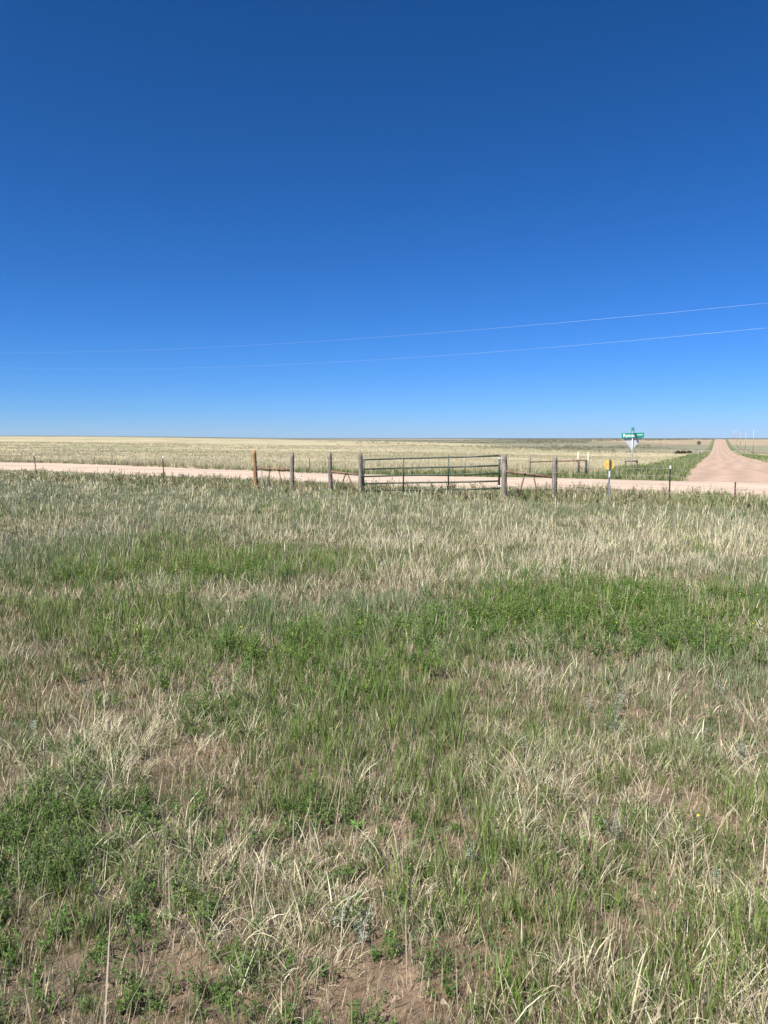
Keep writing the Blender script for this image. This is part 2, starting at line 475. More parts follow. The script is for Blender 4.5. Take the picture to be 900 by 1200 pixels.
def f_green(x, y): return np.clip(.27 + .75 * bumps(x, y, GREEN_P) + (fbm(x, y, 1.6, 41, 3) - .5) * 1.7 + (fbm(x, y, .38, 43, 2) - .5) * 1.5, 0, 1)
def f_straw(x, y): return np.clip(.19 + bumps(x, y, STRAW_P) - .3 * bumps(x, y, GREEN_P) + (fbm(x, y, 1.1, 51, 3) - .5) * 1.4 + (fbm(x, y, .34, 53, 2) - .5) * 1.5, 0, 1)
def f_bare(x, y): return np.clip(bumps(x, y, BARE_P) * .9 + (fbm(x, y, .28, 67, 2) - .5) * 1.2 + (fbm(x, y, .7, 61, 3) - .58) * 2.0 * sstep(14, 3, np.hypot(x, y)), 0, 1)

def offroad(x, y, pad=0.2):
    v = vcoord(x, y); t = s_along(x, y); q = np.abs(s_side(x, y))
    on1 = np.abs(v - V_MID) < V_HALF - pad + (vnoise(x, y, 1.1, 77) - .5) * 1.0
    on2 = (q < s_half(t, s_side(x, y)) - pad + (vnoise(x, y, 1.3, 78) - .5) * 1.0) & (t > -46) & (t < 760)
    return ~(on1 | on2)

G1 = np.array([.135, .19, .055]); G2 = np.array([.17, .225, .115]); G3 = np.array([.11, .20, .025])
ST1 = np.array([.52, .465, .28]); ST2 = np.array([.76, .70, .51]); ST3 = np.array([.33, .285, .19])
BR = np.array([.25, .19, .12])
def mixc(a, b, t): return a[None, :] * (1 - t[:, None]) + b[None, :] * t[:, None]
def vary(c, amt=.22):
    n = len(c); k = rng.normal(1, amt, n).clip(.45, 1.7)
    return c * k[:, None] * rng.normal(1, .05, (n, 3))

def tufts(acc, r0, r1, dens, nb, segs, hmean, spread, w0, lod, accept, colour, lean=(.1, .7), curl=(.6, 1.6)):
    x, y = polar(r0, r1, dens)
    ok = rng.random(len(x)) < accept(x, y)
    x, y = x[ok], y[ok]
    hs_ = rng.lognormal(0, .3, len(x)) * hmean(x, y)
    k = rng.poisson(nb, len(x)).clip(1, 60)
    X = np.repeat(x, k); Y = np.repeat(y, k); H = np.repeat(hs_, k); n = len(X)
    tid = np.repeat(rng.random(len(x)), k)
    rad = np.abs(rng.normal(0, spread, n)); a = rng.uniform(0, 2 * np.pi, n)
    X2 = X + rad * np.sin(a); Y2 = Y + rad * np.cos(a)
    ok = offroad(X2, Y2); X2, Y2, H, a, tid, X, Y = X2[ok], Y2[ok], H[ok], a[ok], tid[ok], X[ok], Y[ok]; n = len(X2)
    H = H * rng.uniform(.45, 1.15, n)
    r = np.hypot(X2, Y2)
    W = np.maximum(w0 * rng.lognormal(-.08, .33, n), r * lod * rng.uniform(.6, 1.4, n))
    cr, ct = colour(X, Y, tid)
    az_ = a + rng.normal(0, .7, n)
    acc.add(blades(X2, Y2, H, W, rng.uniform(*lean, n), az_, segs, cr, ct, rng.uniform(*curl, n)))

def col_green(x, y, tid):
    g = f_green(x, y)
    blu = sstep(.35, .75, fbm(x, y, 2.5, 81, 2) + .25 * (tid - .5) + .25 * sstep(12, 17, y))
    c = mixc(G1, G3, sstep(.2, .9, g)); c = c * (1 - blu[:, None]) + G2 * blu[:, None]
    dry = (rng.random(len(x)) < .22)[:, None]
    c = np.where(dry, ST3 * 1.1, c)
    c = vary(c, .3)
    far = sstep(7, 17, np.hypot(x, y))[:, None]
    tip = c * 1.12
    root = c * .55 + np.array([.30, .26, .15]) * .45
    return root, tip * (1 - .15 * far) + np.array([.36, .34, .22]) * .15 * far
def col_straw(x, y, tid):
    t = rng.random(len(x)); c = mixc(ST1, ST2, t)
    c = np.where((rng.random(len(x)) < .3)[:, None], ST3, c)
    return vary(c * .9, .15), vary(c, .15)

green = Acc(); straw = Acc()
def a_green(k):
    return lambda x, y: np.clip((.62 + .8 * f_green(x, y)) * (1 - 1.0 * f_bare(x, y)) * k, 0, 1)
def a_straw(k):
    return lambda x, y: np.clip((.08 + 1.1 * f_straw(x, y)) * (1 - .8 * f_bare(x, y)) * k, 0, 1)

before = lambda x, y: vcoord(x, y) < V_NEAR + .8
def lim(f, cond): return lambda x, y: f(x, y) * cond(x, y)
hg = lambda x, y: (.048 + .095 * f_green(x, y)) * (.7 + .6 * vnoise(x, y, .25, 12)) + .02 * sstep(4, 9, y)
# near, individual blades
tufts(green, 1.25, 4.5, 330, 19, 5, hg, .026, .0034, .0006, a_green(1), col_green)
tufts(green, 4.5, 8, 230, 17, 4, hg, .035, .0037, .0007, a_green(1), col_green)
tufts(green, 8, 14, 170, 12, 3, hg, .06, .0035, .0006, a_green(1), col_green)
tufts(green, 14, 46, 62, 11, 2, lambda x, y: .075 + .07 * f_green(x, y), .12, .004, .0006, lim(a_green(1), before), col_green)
# straw coloured dead leaves, short, curled over
hsx = lambda x, y: .07 + .085 * f_straw(x, y)
# matted thatch: dead leaves fallen over in all directions
def a_mat(x, y): return np.clip(.12 + 1.3 * f_straw(x, y) - .85 * f_bare(x, y), 0, 1)
tufts(straw, 1.25, 4.5, 260, 9, 4, lambda x, y: .10 + 0 * x, .05, .0026, .0005, a_mat, col_straw, (1.1, 1.7), (.3, 1.0))
tufts(straw, 4.5, 9, 120, 8, 3, lambda x, y: .12 + 0 * x, .06, .003, .0006, a_mat, col_straw, (.9, 1.6), (.3, 1.0))
tufts(straw, 1.25, 4.5, 190, 15, 5, hsx, .03, .0026, .0005, a_straw(1), col_straw, (.5, 1.6), (.5, 2.0))
tufts(straw, 4.5, 8, 130, 9, 4, hsx, .04, .0026, .0005, a_straw(1), col_straw, (.4, 1.5), (.5, 1.8))
tufts(straw, 8, 14, 80, 8, 3, lambda x, y: .12 + .1 * f_straw(x, y), .06, .003, .0006, a_straw(1), col_straw, (.1, 1.0))
tufts(straw, 14, 46, 30, 6, 2, lambda x, y: .10 + .07 * f_straw(x, y), .10, .003, .0005, lim(a_straw(1), before), col_straw, (.1, .6))

# understory: short fine living and dead blades that close the gaps
def col_under(x, y, tid):
    n = len(x); t = sstep(.35, .65, fbm(x, y, .5, 47, 3) + .4 * (rng.random(n) - .5))
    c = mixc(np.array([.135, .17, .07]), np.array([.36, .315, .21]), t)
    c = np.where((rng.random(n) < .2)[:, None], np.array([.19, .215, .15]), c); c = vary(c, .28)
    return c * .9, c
a_und = lambda x, y: np.clip(.95 - .62 * f_bare(x, y), 0, 1)
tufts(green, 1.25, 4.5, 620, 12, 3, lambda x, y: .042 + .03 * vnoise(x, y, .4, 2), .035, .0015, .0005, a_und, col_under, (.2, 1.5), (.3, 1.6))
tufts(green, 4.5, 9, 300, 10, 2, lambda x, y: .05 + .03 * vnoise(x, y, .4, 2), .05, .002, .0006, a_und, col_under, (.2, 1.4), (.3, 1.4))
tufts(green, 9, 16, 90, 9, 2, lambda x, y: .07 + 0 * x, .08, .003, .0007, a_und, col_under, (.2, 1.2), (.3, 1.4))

# tall flowering stalks, bleached and arching, some with a narrow seed head
def stalks(acc, r0, r1, dens, hm, segs, w0, lod, accept):
    x, y = polar(r0, r1, dens); ok = rng.random(len(x)) < accept(x, y); x, y = x[ok], y[ok]
    k = rng.integers(1, 6, len(x)); x = np.repeat(x, k) + rng.normal(0, .03, k.sum()); y = np.repeat(y, k) + rng.normal(0, .03, k.sum())
    ok = offroad(x, y); x, y = x[ok], y[ok]; n = len(x); r = np.hypot(x, y)
    h = hm * rng.uniform(.5, 1.25, n); W = np.maximum(w0 * rng.uniform(.7, 1.3, n), r * lod)
    a = rng.normal(R(70), 1.3, n); ln = rng.gamma(2.0, .22, n).clip(.03, 1.5)
    c = mixc(ST1, ST2, rng.random(n)); c = np.where((rng.random(n) < .25)[:, None], np.array([.42, .40, .22]), c)
    fa = rng.uniform(0, 2 * np.pi, n); cu = rng.uniform(.5, 1.5, n)
    acc.add(blades(x, y, h, W, ln, a, segs, c * .85, c, cu, fa))
    m_ = rng.random(n) < .45         # seed heads: a thicker short piece near the top
    t = .78
    ang = lambda s: ln * (.25 + cu * s)
    hx = h * t * np.sin(ang(t * .5)); hz = h * t * np.cos(ang(t * .5))
    acc.add(blades((x + hx * np.sin(a))[m_], (y + hx * np.cos(a))[m_], (h * .3)[m_], (W * 2.0)[m_], (ang(.9))[m_], a[m_], 3,
                   (c * .9)[m_], (c * .95)[m_], np.zeros(m_.sum()) + .2, fa[m_] + 1, z0=(zground(x, y) + hz)[m_]))
stalks(straw, 1.3, 4.5, 9, .27, 8, .0019, .0004, a_straw(1))
stalks(straw, 4.5, 9, 11, .28, 6, .0022, .0004, a_straw(1))
stalks(straw, 9, 16, 10, .36, 4, .0026, .0005, a_straw(1))
stalks(straw, 16, 46, 6, .36, 3, .003, .0006, lim(a_straw(1), before))

# weeds along the fence: taller, brownish olive
fence_band = lambda x, y: sstep(19.9, 21.6, vcoord(x, y) + (fbm(x, y, 2.5, 88, 2) - .5) * 2) * (vcoord(x, y) < V_NEAR + .5) * (1 - .5 * ((x > -1.1) & (x < 4.1) & (vcoord(x, y) < 23.2)))
def col_fence(x, y, tid):
    n_ = fbm(x, y, 2.2, 15, 3)
    c = mixc(np.array([.20, .245, .09]), np.array([.36, .31, .18]), sstep(.35, .65, n_ + .35 * (tid - .5)))
    c = np.where((rng.random(len(x)) < .25)[:, None], ST3 * 1.2, c); c = vary(c, .25)
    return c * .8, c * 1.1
hf = lambda x, y: (.10 + .32 * fbm(x, y, 1.4, 63, 2) ** 1.3) * (.7 + .3 * sstep(-14, 4, x)) * (1 - .6 * ((x > -1.1) & (x < 4.1)))
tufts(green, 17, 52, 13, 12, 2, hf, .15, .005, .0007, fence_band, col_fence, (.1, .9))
# far verge of the main road: rank green grass; thins and dries to the left
def far_verge(x, y):
    v = vcoord(x, y); t = s_along(x, y); q = np.abs(s_side(x, y)); h = s_half(t, s_side(x, y))
    a1 = ((v > V_FAR - .2) & (v < V_FAR + 3.6)) * (.35 + .65 * sstep(-14, 3, x))
    a2 = (q > h - .3) & (q < h + 4.5) & (t > -36)
    return np.maximum(a1, a2 * 1.0)
def col_verge(x, y, tid):
    g = sstep(-16, 2, x); c = mixc(np.array([.24, .22, .12]), np.array([.15, .205, .065]), np.clip(g + (rng.random(len(x)) - .5) * .4, 0, 1))
    c = np.where((rng.random(len(x)) < .15)[:, None], ST1 * .8, c)
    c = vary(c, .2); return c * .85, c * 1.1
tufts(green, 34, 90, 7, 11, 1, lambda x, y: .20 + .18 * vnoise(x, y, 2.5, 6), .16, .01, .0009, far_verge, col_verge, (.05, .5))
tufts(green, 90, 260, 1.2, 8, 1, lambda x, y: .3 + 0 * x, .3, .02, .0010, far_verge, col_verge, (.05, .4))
# pale dry field
field = lambda x, y: 1.0 * (vcoord(x, y) > V_FAR + 1.2) * (.35 + .65 * sstep(.35, .6, fbm(x, y * 2, 9, 13, 3)))
def col_field(x, y, tid):
    c = mixc(np.array([.44, .39, .25]), np.array([.55, .50, .34]), rng.random(len(x)))
    g = sstep(.5, .68, fbm(x, y * 2, 22, 23, 3) + .2 * (tid - .5)); c = c * (1 - g[:, None] * .5) + np.array([.34, .33, .18]) * g[:, None] * .4
    c = vary(c, .08); return c * .92, c
tufts(straw, 36, 75, 5, 9, 1, lambda x, y: .20 + .14 * vnoise(x, y, 3, 4), .16, .01, .0008, field, col_field, (.05, .5))
tufts(straw, 75, 170, 1.1, 8, 1, lambda x, y: .16 + .08 * vnoise(x, y, 6, 4), .35, .02, .0009, field, col_field, (.05, .5))
def far_dark(x, y):
    r = np.hypot(x, y); return 1.0 * (vcoord(x, y) > V_FAR) * sstep(.50, .62, fbm(x, y, 70, 3, 3)) * sstep(230, 420, r + 60 * (fbm(x, y, 30, 8, 2) - .5)) * sstep(-.1, .25, x / np.maximum(y, 1))
def col_fdark(x, y, tid):
    c = vary(np.tile(np.array([.17, .17, .10]), (len(x), 1)), .25); return c, c * 1.15
tufts(green, 230, 900, .06, 8, 1, lambda x, y: .55 + 0 * x, 1.0, .12, .0008, far_dark, col_fdark, (.05, .6))
tufts(straw, 170, 420, .16, 7, 1, lambda x, y: .2 + .1 * vnoise(x, y, 12, 4), .8, .05, .0009, field, col_field, (.05, .5))

# litter: dead blades lying on the soil
litter = Acc()
for r0, r1, d in ((1.2, 4, 2600), (4, 9, 900), (9, 18, 160)):
    x, y = polar(r0, r1, d); n = len(x)
    c = mixc(np.array([.26, .20, .14]), np.array([.56, .47, .34]), rng.random(n) ** 1.5)
    r = np.hypot(x, y); a = rng.uniform(0, 2 * np.pi, n)
    litter.add(blades(x, y, rng.gamma(2.2, .022, n).clip(.015, .16), np.maximum(rng.uniform(.0012, .0032, n), r * .0005), rng.normal(1.5, .13, n), a, 2,
                      c, c, rng.uniform(-.15, .3, n), -a + rng.normal(0, .3, n), z0=zground(x, y) + rng.uniform(.001, .012, n)))
# thick broken stems
x, y = polar(1.3, 5, 10); n = len(x); c = mixc(np.array([.30, .22, .15]), np.array([.50, .42, .33]), rng.random(n))
a = rng.uniform(0, 2 * np.pi, n)
litter.add(blades(x, y, rng.uniform(.12, .38, n), rng.uniform(.003, .0055, n), rng.normal(1.5, .06, n), a, 4, c, c, rng.uniform(-.1, .12, n), -a, z0=zground(x, y) + .015))

# leafy forbs
forb = Acc()
def forbs(r0, r1, dens, extra, ls, nst, nlf, hm, pal, accept=None, lod=.0012):
    x, y = polar(r0, r1, dens)
    a_ = accept(x, y) if accept else np.clip(bumps(x, y, FORB_P) + extra * sstep(.55, .8, fbm(x, y, 1.0, 35, 2)), 0, 1)
    ok = rng.random(len(x)) < a_
    x, y = x[ok], y[ok]; n = len(x)
    if not n: return
    sz = rng.uniform(.6, 1.3, n); pc = mixc(*pal, rng.random(n))
    S = np.repeat(np.arange(n), nst); ns = len(S)
    a = rng.uniform(0, 2 * np.pi, ns); ln = np.abs(rng.normal(.55, .35, ns)); h = hm * sz[S] * rng.uniform(.6, 1.1, ns)
    sx, sy = x[S] + rng.normal(0, .012, ns), y[S] + rng.normal(0, .012, ns); z0 = zground(sx, sy) - .005
    r = np.hypot(sx, sy)
    forb.add(blades(sx, sy, h, np.maximum(.0022 + 0 * h, r * .0004), ln, a, 3, pc[S] * .8, pc[S] * .9, np.zeros(ns) + .8, z0=z0))
    L = np.repeat(np.arange(ns), nlf); nl = len(L)
    t = rng.uniform(.12, 1.0, nl); an = ln[L] * (.25 + .4 * t)
    bx = sx[L] + np.sin(an) * h[L] * t * np.sin(a[L]); by = sy[L] + np.sin(an) * h[L] * t * np.cos(a[L]); bz = z0[L] + np.cos(an) * h[L] * t
    rr_ = np.hypot(bx, by)
    ll = np.maximum(ls * rng.uniform(.5, 1.3, nl), rr_ * lod * 1.2); lw = np.maximum(ll * rng.uniform(.28, .42, nl), rr_ * lod * .6)
    d = np.stack([rng.normal(0, 1, nl), rng.normal(0, 1, nl), rng.normal(.35, .55, nl)], 1); d /= np.linalg.norm(d, axis=1)[:, None]
    up = np.stack([rng.normal(0, .4, nl), rng.normal(0, .4, nl), np.ones(nl)], 1)
    sd_ = np.cross(d, up); sd_ /= np.linalg.norm(sd_, axis=1)[:, None] + 1e-9
    P = np.stack([bx, by, bz], 1); nn = np.cross(sd_, d)
    v0 = P; v1 = P + d * ll[:, None] * .5 + sd_ * lw[:, None] * .5 - nn * ll[:, None] * .06; v2 = P + d * ll[:, None] - nn * ll[:, None] * .0; v3 = P + d * ll[:, None] * .5 - sd_ * lw[:, None] * .5 - nn * ll[:, None] * .06
    V = np.stack([v0, v1, v2, v3], 1).reshape(-1, 3); F_ = np.arange(nl * 4).reshape(-1, 4)
    c = vary(pc[S][L], .2); forb.add((V, F_, np.repeat(c, 4, axis=0)))
PG = (np.array([.075, .155, .025]), np.array([.12, .205, .05]))
forbs(1.3, 4.5, 150, .30, .013, 9, 12, .085, PG)
forbs(1.3, 5.0, 260, .40, .0085, 8, 12, .05, (np.array([.10, .17, .04]), np.array([.17, .23, .10])), lambda x, y: np.clip(.1 + .9 * sstep(.42, .62, fbm(x, y, .9, 37, 3)) - .7 * f_bare(x, y), 0, 1))
forbs(4.5, 9.5, 80, .22, .02, 9, 12, .15, PG)
forbs(9.5, 20, 10, .12, .03, 8, 9, .17, PG)
forbs(1.3, 4.8, 330, 0, .015, 9, 13, .12, (np.array([.05, .11, .02]), np.array([.14, .20, .05])), lambda x, y: np.clip(1.2 * bumps(x, y, FORB_P) * sstep(.35, .5, fbm(x, y, .35, 39, 2)), 0, 1))
forbs(4.8, 9.5, 75, 0, .024, 10, 13, .25, (np.array([.08, .16, .02]), np.array([.15, .22, .045])), lambda x, y: np.clip(bumps(x, y, FORB_P) * sstep(.42, .58, fbm(x, y, .6, 39, 2)), 0, 1))
# broad dandelion-like rosettes in the foreground
forbs(1.3, 4.5, 5, .2, .035, 6, 6, .05, (np.array([.10, .22, .03]), np.array([.15, .28, .06])))
# silvery fringed sage
SG = (np.array([.24, .29, .22]), np.array([.34, .38, .31]))
sagef = lambda x, y: np.clip(bumps(x, y, [(1.5, 4.2, .35, .35, 1), (1.25, 3.0, .3, .3, .8), (-.5, 2.2, .4, .3, .4), (.1, 2.9, .25, .2, .4), (1.8, 2.3, .2, .3, .5)]) + .15 * sstep(.6, .8, fbm(x, y, .9, 29, 2)), 0, 1)
forbs(1.3, 5.5, 18, 0, .014, 7, 22, .12, SG, sagef)
# weeds mixed into the fence line and beyond the road
forbs(19, 40, 3.2, 0, .07, 8, 9, .34, (np.array([.13, .16, .06]), np.array([.26, .21, .12])), lambda x, y: fence_band(x, y) * .6, .0011)
forbs(36, 70, 2.0, 0, .09, 7, 7, .38, (np.array([.09, .14, .04]), np.array([.14, .19, .07])), lambda x, y: far_verge(x, y) * (x > -4) * offroad(x, y) * .6, .0010)
# rusty dock seed heads by the right brace
forbs(19, 30, 7, 0, .045, 6, 10, .26, (np.array([.30, .15, .09]), np.array([.38, .22, .13])),
      lambda x, y: np.clip(bumps(x, y, [(PX(622, 22.3), 22.3, .35, .3, 1.2), (PX(312, 27.6), 27.6, .5, .3, .25)]), 0, 1), .0010)
# tiny yellow flowers
x, y = polar(3.0, 9.5, 3); ok = rng.random(len(x)) < np.clip(bumps(x, y, FORB_P) * .5 + .04, 0, 1); x, y = x[ok], y[ok]; n = len(x)
z = zground(x, y) + rng.uniform(.10, .2, n); q = np.maximum(.006, np.hypot(x, y) * .0009)
fl = []
for dx, dy, dz in ((-1, 0, 0), (0, -.7, -.6), (1, 0, 0), (0, .7, .6)): fl.append(np.stack([x + dx * q, y + dy * q, z + dz * q], 1))
forb.add((np.stack(fl, 1).reshape(-1, 3), np.arange(n * 4).reshape(-1, 4), np.tile(np.array([.75, .62, .05]), (n * 4, 1))))

green.build('grass', M_leaf, 'mixed green prairie grass tufts covering the field and road verges', 'grass')
straw.build('dry_grass', M_dry, 'bleached straw coloured dry grass and arching seed stalks', 'dry grass')
litter.build('grass_litter', M_dry, 'dead grass blades and twigs lying on the bare soil', 'litter')
forb.build('weeds', M_leaf, 'small leafy green weeds and silvery sage among the grass', 'weeds')

# soil crumbs on the bare patches
x, y = polar(1.25, 6, 480); ok = rng.random(len(x)) < (.25 + .75 * f_bare(x, y)); x, y = x[ok], y[ok]; n = len(x)
s_ = rng.gamma(1.4, .0036, n).clip(.0015, .015)
octv = np.array([(1, 0, 0), (0, 1, 0), (-1, 0, 0), (0, -1, 0), (0, 0, .7), (0, 0, -.7)], float)
octf = np.array([(0, 1, 4), (1, 2, 4), (2, 3, 4), (3, 0, 4), (1, 0, 5), (2, 1, 5), (3, 2, 5), (0, 3, 5)])
V = octv[None] * s_[:, None, None] * rng.uniform(.6, 1.3, (n, 6, 1)); an = rng.uniform(0, 6.28, n)
cx, sx = np.cos(an)[:, None], np.sin(an)[:, None]
V = np.stack([V[..., 0] * cx - V[..., 1] * sx + x[:, None], V[..., 0] * sx + V[..., 1] * cx + y[:, None], V[..., 2] + (zground(x, y) + s_ * .3)[:, None]], -1).reshape(-1, 3)
Fc = (octf[None] + (np.arange(n) * 6)[:, None, None]).reshape(-1, 3)
C = np.repeat(vary(mixc(np.array([.20, .14, .10]), np.array([.34, .26, .19]), rng.random(n)), .12), 6, axis=0)
tag(np_mesh('soil_crumbs', V, Fc, M_dry, C), 'loose crumbs of brown soil and grit between the tufts', 'soil', kind='stuff')

# ------------------------------------------------------------------ near fence
def wood_post(parent, px, top, rad, m, tilt=(0, 0), name='wooden_post'):
    Y = FY(px); X = PX(px, Y); zb = zg(X, Y) - .12
    loc = Vector((X, Y, zb)) - parent.location
    H = top - zb; mb = MB(); n = 9
    pts = [loc + Vector((tilt[0] * k / n + random.uniform(-.004, .004), tilt[1] * k / n, H * k / n)) for k in range(n + 1)]
    rd = [rad * (1.06 - .1 * k / n) * random.uniform(.97, 1.03) for k in range(n)] + [rad * .86]
    mb.tube(pts, rd, 14, True, .035)
    return mb.build(name, m, parent), Vector((X, Y, 0))

def brace(parent, pa, pb, zr, legs, m):
    a, b = Vector(pa), Vector(pb)
    rail = MB().tube([Vector((a.x, a.y, zr[0])) - parent.location, (Vector((a.x, a.y, zr[0])) + Vector((b.x, b.y, zr[1]))) / 2 - parent.location + Vector((0, 0, -.01)), Vector((b.x, b.y, zr[1])) - parent.location], .045, 10, True, .05).build('brace_rail', m, parent)
    for f0, f1 in legs:
        z0 = zr[0] * (1 - f0) + zr[1] * f0
        p0 = a.lerp(b, f0); p1 = a.lerp(b, f1)
        p0 = Vector((p0.x, p0.y - .045, z0 + .0)); p1 = Vector((p1.x, p1.y - .06, zg(p1.x, p1.y) - .1))
        l = MB().tube([p0 - parent.location, p1 - parent.location], .023, 8).build('brace_leg', M_rust, rail)
        cl = MB().box(p0 - parent.location + Vector((0, 0, -.02)), (.075, .07, .075)).build('bracket', M_tpost, rail)

def t_post(parent, px, top, Y=None, tip=True, tilt=(0, 0), rad=.02, m=None, pz=None):
    Y = Y or FY(px); X = PX(px, Y); zb = zg(X, Y) - .1
    o = Vector((X, Y, zb)) - parent.location; H = top - zb
    sh = Matrix(((1, 0, tilt[0] / H), (0, 1, tilt[1] / H), (0, 0, 1)))
    hh = H - (.09 if tip else 0)
    def seg(mb, z0, z1, g=0):
        for c, s in (((0, -.012), (.042 + g, .007 + g)), ((0, .008), (.008 + g, .034 + g))):
            mb.add([o + sh @ Vector((c[0] + i * s[0] / 2, c[1] + j * s[1] / 2, z)) for i in (-1, 1) for j in (-1, 1) for z in (z0, z1)],
                   [(0, 1, 3, 2), (4, 6, 7, 5), (0, 4, 5, 1), (2, 3, 7, 6), (0, 2, 6, 4), (1, 5, 7, 3)])
        return mb
    mb = seg(MB(), 0, hh)
    for k in range(int(hh / .06)):
        mb.box(o + sh @ Vector((0, -.019, .05 + k * .06)), (.014, .008, .012))
    p = mb.build('t_post', m or M_tpost, parent, False)
    if tip: seg(MB(), hh + .001, H, .001).build('post_tip', M_white, p, False)
    return p, Vector((X, Y, 0))

def strand(parent, pts, m, rad=.0028, barbs=True):
    mb = MB(); P = []
    for a, b in zip(pts[:-1], pts[1:]):
        a, b = Vector(a), Vector(b); L = (b - a).length; n = max(3, int(L / .9))
        sag = random.uniform(.01, .05)
        for k in range(n):
            t = k / n; P.append(a.lerp(b, t) - Vector((0, 0, sag * 4 * t * (1 - t))) - parent.location)
    P.append(Vector(pts[-1]) - parent.location)
    mb.tube(P, rad, 5)
    if barbs:
        for a, b in zip(P[:-1], P[1:]):
            n = max(1, int((b - a).length / .15))
            for k in range(n):
                c = a.lerp(b, (k + .5) / n); d = (b - a).normalized() * .004
                for s in (-1, 1):
                    mb.tube([c + d * s - Vector((0, .012 * s, .014)), c + d * s + Vector((0, .012 * s, .014))], .0016, 3)
    return mb.build('wire_strand', m, parent)

def zpos(px, off=0):     # fence line position
    Y = FY(px) + off; return Vector((PX(px, Y), Y, 0))
o0 = zpos(342)
fl_ = empty('barbed_wire_fence', (o0.x, o0.y, zg(o0.x, o0.y)), 'barbed wire fence left of the green gate, with one orange post and grey wooden posts', 'fence', 'wire fences along the near side of the gravel road')
for px, top, m in ((300, 1.17, M_woodo), (342, 1.13, M_wood), (387.5, 1.14, M_wood), (422.5, 1.14, M_wood)):
    p, _ = wood_post(fl_, px, top, .078 if px != 422.5 else .08, m, (-.06 if px == 300 else random.uniform(-.03, .03), 0))
    if px == 300: p['label'] = 'orange tan wooden post at the far end'; 
brace(fl_, zpos(302), zpos(342), (.50, .46), ((.37, .28), (.63, .76)), M_railwood)
brace(fl_, zpos(387.5), zpos(422.5), (.44, .36), ((.52, .22), (.56, .92)), M_railwood)
t_post(fl_, 306.5, .42, FY(306.5) - .25, False, (.02, 0), m=M_galv)['label' if False else 0]
tp = [t_post(fl_, 192, .90, tilt=(-.02, 0)), t_post(fl_, 44, .93, tilt=(-.14, 0)), t_post(fl_, -130, .9, tilt=(.03, 0))]
for z in (.12, .38, .62, .84):
    line = [(*zpos(422.5, -.08)[:2], z + .0), (*zpos(387.5, -.08)[:2], z), (*zpos(342, -.08)[:2], z), (*zpos(302, -.09)[:2], z), (*zpos(192, -.03)[:2], z - .03), (*zpos(44, -.03)[:2], z - .02), (*zpos(-130, -.03)[:2], z - .03)]
    strand(fl_, line, M_wire)

o1 = zpos(650)
fr_ = empty('barbed_wire_fence', (o1.x, o1.y, zg(o1.x, o1.y)), 'barbed wire fence right of the green gate, past the round yellow sign', 'fence', 'wire fences along the near side of the gravel road')
for px, top in ((591, 1.13), (650, 1.12)): wood_post(fr_, px, top, .085 if px == 591 else .08, M_wood, (0, 0))
brace(fr_, zpos(591), zpos(650), (.60, .45), ((.41, .27), (.58, .70)), M_railwood)
tpr = [t_post(fr_, 785, .87), t_post(fr_, 862, .45, tip=False, m=M_rust), t_post(fr_, 1010, .86)]
for z in (.12, .36, .60, .80):
    line = [(*zpos(591, -.09)[:2], z), (*zpos(650, -.09)[:2], z), (*zpos(785, -.03)[:2], z - .02), (*zpos(862, -.03)[:2], z * .8 - .02), (*zpos(1010, -.03)[:2], z - .02)]
    strand(fr_, line, M_wire)

# ------------------------------------------------------------------ green tube gate, sagging to the left
gl = zpos(426); gr = zpos(585)
g = empty('farm_gate', (gr.x, gr.y, -.2), 'green five-bar tubular steel gate sagging between two grey wooden posts', 'gate')
ax = (gl - gr).normalized(); Lg = (gl - gr).length
def gp(f, h):     # f along from the hinge, h 0..1 up
    zt = 1.09 + (.885 - 1.09) * f; zb_ = .045 + (-.205 - .045) * f
    p = gr + ax * Lg * f; return Vector((p.x, p.y, zb_ + (zt - zb_) * h)) - g.location
hs5 = (0, .225, .46, .70, 1.0)
fr = MB()
for k, h in enumerate(hs5):
    MB().tube([gp(.006, h), gp(.25, h) + Vector((0, 0, -.006)), gp(.5, h), gp(.75, h) + Vector((0, 0, .006)), gp(.994, h)], .029, 10).build('gate_bar', M_green, g)
for f, r_ in ((0, .033), (1, .033)): MB().tube([gp(f, -.03), gp(f, 1.02)], r_, 12).build('end_upright', M_green, g)
for f in (.352, .685): MB().box((gp(f, 0) + gp(f, 1)) / 2 + Vector((0, -.032, -.02)), (.05, .014, (gp(f, 1) - gp(f, 0)).z + .10 + (.06 if f < .4 else 0))).build('centre_stay', M_green, g)
for h in (.05, .9):
    q = gp(0, h); pz_ = zpos(591) - g.location; pz_ = Vector((pz_.x, pz_.y - .09, q.z))
    hg_ = MB().tube([q + Vector((-.01, -.03, .0)), (q + pz_) / 2 + Vector((0, -.03, 0)), pz_ + Vector((.0, .02, 0))], .012, 8)
    hg_.tube([q + Vector((0, 0, -.05)), q + Vector((0, 0, .05))], .034, 10).build('hinge', M_galv, g)
ch = MB(); a = gp(1, .47); b = zpos(422.5) - g.location; b = Vector((b.x + .02, b.y - .085, a.z + .12))
for k in range(9):
    c = a.lerp(b, k / 8) + Vector((0, -.03, -.03 * math.sin(math.pi * k / 8)))
    pts = [c + Vector((.016 * math.cos(t), (.006 if k % 2 else .0), .012 * math.sin(t))) if k % 2 else c + Vector((.016 * math.cos(t), .012 * math.sin(t), 0)) for t in np.linspace(0, 2 * math.pi, 9)]
    ch.tube(pts, .003, 5)
ch.build('latch_chain', M_galv, g)

